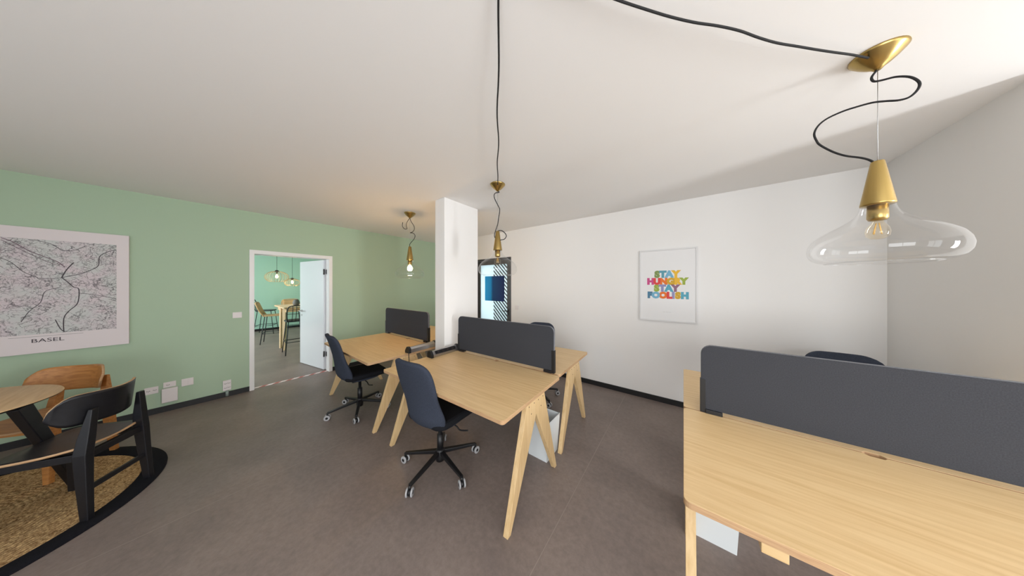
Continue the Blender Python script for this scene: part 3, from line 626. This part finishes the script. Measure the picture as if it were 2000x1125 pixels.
tb2 = plate('wall_socket', 'white data socket above a small box, middle of the row', 'socket', -.303, -.216, .288, .352, holes=((-.012, .030),))
cb = thing('cable_box', 'small white junction box below the middle wall socket', 'box', (XL, -.258, .115)); MB().box((.0005, -.055, 0), (.036, .055, .165)).build('box_cover', M_plate, cb, bevel=.004); MB().box((.001, -.0545, -.004), (.030, .0545, 0)).build('box_base', mat('grey box base', (190, 184, 184), .5), cb)
plate('wall_socket', 'blank white plate on the green wall, right of the box', 'socket', -.178, -.090, .262, .352, rockers=2)
plate('wall_socket', 'white four-way socket right above the skirting beside the door', 'socket', .143, .215, .090, .225, d=.024, holes=((-.014, .095), (.016, .097), (-.014, .036), (.016, .040)))
tag(MB().tube([(XL+.016, .180, .012), (XL+.016, .180, .088)], .015, 12).build('cable_conduit', mat('clear conduit', (140, 156, 152), .3)), 'short grey conduit below the four-way socket by the door', 'conduit')
plate('light_switch', 'white light switch beside the open door frame', 'switch', .228, .312, 1.070, 1.150, rockers=2)
ls = thing('light_switch', 'white light switch beside the dark glass door', 'switch', (-2.56, YB, 1.06)); MB().box((-.04, -.010, 0), (.04, -.0005, .08)).build('cover_plate', M_plate, ls, bevel=.002); MB().box((-.026, -.014, .014), (.026, -.010, .066)).build('rocker', M_plate, ls, bevel=.001)

# ------------------------------------------------------------------ neighbouring room seen through the door
M_teal = mat('black metal rod', (28, 38, 40), .45)
def make_stool(label, loc, rotz, seatm, rattan):
    r = thing('bar_stool', label, 'bar stool', loc, rotz, 'metal bar stools')
    MB().prism(rrect(-.21, -.20, .21, .20, .08, 4), 'z', .715, .745).build('seat', seatm, r, bevel=.008)
    fr = MB(); fr.tube(smooth_path([(-.19, -.17, .73), (-.205, -.24, .86), (-.20, -.29, 1.00), (-.14, -.315, 1.075), (.14, -.315, 1.075), (.20, -.29, 1.00), (.205, -.24, .86), (.19, -.17, .73)], 5), .010 if not rattan else .013, 8); fr.build('back_frame', seatm, r)
    if rattan:
        bk = MB(); vs = []; rows = [(-.19, .75), (-.24, .86), (-.285, .99), (-.308, 1.06)]
        for y, z in rows:
            for i in range(7): u = -1+2*i/6; vs.append((u*.185, y + .03*(u*u) - .02, z))
        bk.add(vs, [(j*7+i, j*7+i+1, (j+1)*7+i+1, (j+1)*7+i) for j in range(3) for i in range(6)], 0, True); bk.build('backrest', seatm, r, solid=.012)
    else:
        for u in (-.12, -.06, 0, .06, .12):
            MB().tube(smooth_path([(u, -.19, .735), (u, -.26, .86), (u, -.315, 1.00), (u, -.318, 1.07)], 4), .006, 6).build('back_rod', seatm, r)
        for z, y in ((.90, -.275), (.985, -.305)): MB().tube([(-.20, y+.02, z), (0, y-.01, z), (.20, y+.02, z)], .006, 6).build('back_rod', seatm, r)
    for sx in (-1, 1):
        for sy in (-1, 1): MB().tube([(sx*.17, sy*.15, .716), (sx*.225, sy*.225, 0)], .009, 8).build('leg', M_teal, r)
    q = .207; MB().tube([(-q, -q+.01, .27), (q, -q+.01, .27), (q, q-.01, .27), (-q, q-.01, .27), (-q, -q+.01, .27)], .008, 8).build('footrest', M_teal, r)
    return r
make_stool('black rod bar stool in the mint room, by the far wall', (-10.64, 1.165, 0), math.radians(-22), M_teal, False)
make_stool('rattan bar stool seen in profile in the mint room', (-8.82, 1.11, 0), math.radians(-14), M_rattan, True)
make_stool('black rod bar stool with its back to the doorway', (-7.10, 1.27, 0), math.radians(88), M_teal, False)
make_stool('rattan bar stool behind the high table', (-9.75, 1.62, 0), math.radians(-92), M_rattan, True)
ht = thing('high_table', 'tall pale wood bar table in the mint room', 'table', (-7.93, 1.45, 0))
MB().prism(rrect(-.58, -.38, .58, .40, .03), 'z', .985, 1.015).build('table_top', M_pale, ht, bevel=.003)
for x, y in ((.41, -.335), (.09, -.345), (.52, .34), (-.52, .34)): MB().bar((x, y, 0), (x*.97, y*.97, .986), .050, .050, 0, .062, .062).build('leg', M_pale, ht, bevel=.004)
MB().bar((-.51, -.305, .93), (.51, -.305, .93), .03, .07, side=(0, 1, 0)).build('apron', M_pale, ht, bevel=.002)
va = thing('vase', 'grey stoneware vase on the high table', 'vase', (-7.98, 1.40, 1.015))
MB().lathe([(0, 0), (.045, 0), (.064, .03), (.068, .07), (.058, .115), (.040, .140), (.042, .150), (.034, .148), (.034, .12), (0, .11)], 28).build('vase_body', mat('grey stoneware', (112, 112, 108), .6), va)
def make_globe(label, loc, dia, zc, drop):
    r = thing('wire_pendant', label, 'lamp', loc, 0, 'wire globe pendants'); R = dia/2
    MB().lathe([(0, 2.52), (.05, 2.52), (.05, 2.50), (.02, 2.475), (0, 2.475)], 20).build('canopy', M_black, r)
    MB().tube([(0, 0, 2.48), (0, 0, zc+R*.78)], .004, 6).build('cord', M_cord, r)
    MB().lathe([(0, zc+R*.80), (.022, zc+R*.80), (.05, zc+R*.70), (.05, zc+R*.62), (.022, zc+R*.62), (.022, zc+R*.40), (0, zc+R*.40)], 18).build('lamp_holder', M_black, r)
    wr = MB()
    for k in range(22):
        a = 2*PI*k/22; wr.tube([(R*math.sin(t)*math.cos(a+.25*math.sin(t)), R*math.sin(t)*math.sin(a+.25*math.sin(t)), zc + .68*R*math.cos(t)) for t in [PI*(.09+.72*i/12) for i in range(13)]], .0045, 5)
    e = PI*.81; wr.tube([(R*math.sin(e)*math.cos(2*PI*i/32), R*math.sin(e)*math.sin(2*PI*i/32), zc+.68*R*math.cos(e)) for i in range(33)], .004, 6)
    tag(wr.build('wire_shade', mat('bronze wire', (168, 156, 122), .5, .3), r), kind='stuff')
    MB().lathe([(0, zc+.08), (.016, zc+.07), (.034, zc+.02), (.030, zc-.015), (0, zc-.032)], 18).build('bulb', mat_emit('warm bulb', (255, 214, 150), 14), r)
    L = bpy.data.lights.new('globe_light', 'POINT'); L.energy = 5; L.color = (1, .80, .52); L.shadow_soft_size = .05
    o = bpy.data.objects.new('globe_light', L); C.objects.link(o); o.location = (0, 0, zc-.08); o.parent = r
make_globe('larger lit wire globe lamp in the mint room', (-9.79, 1.29, 0), .52, 1.775, 0)
make_globe('smaller lit wire globe lamp next to the door leaf', (-10.52, 1.75, 0), .395, 1.615, 0)
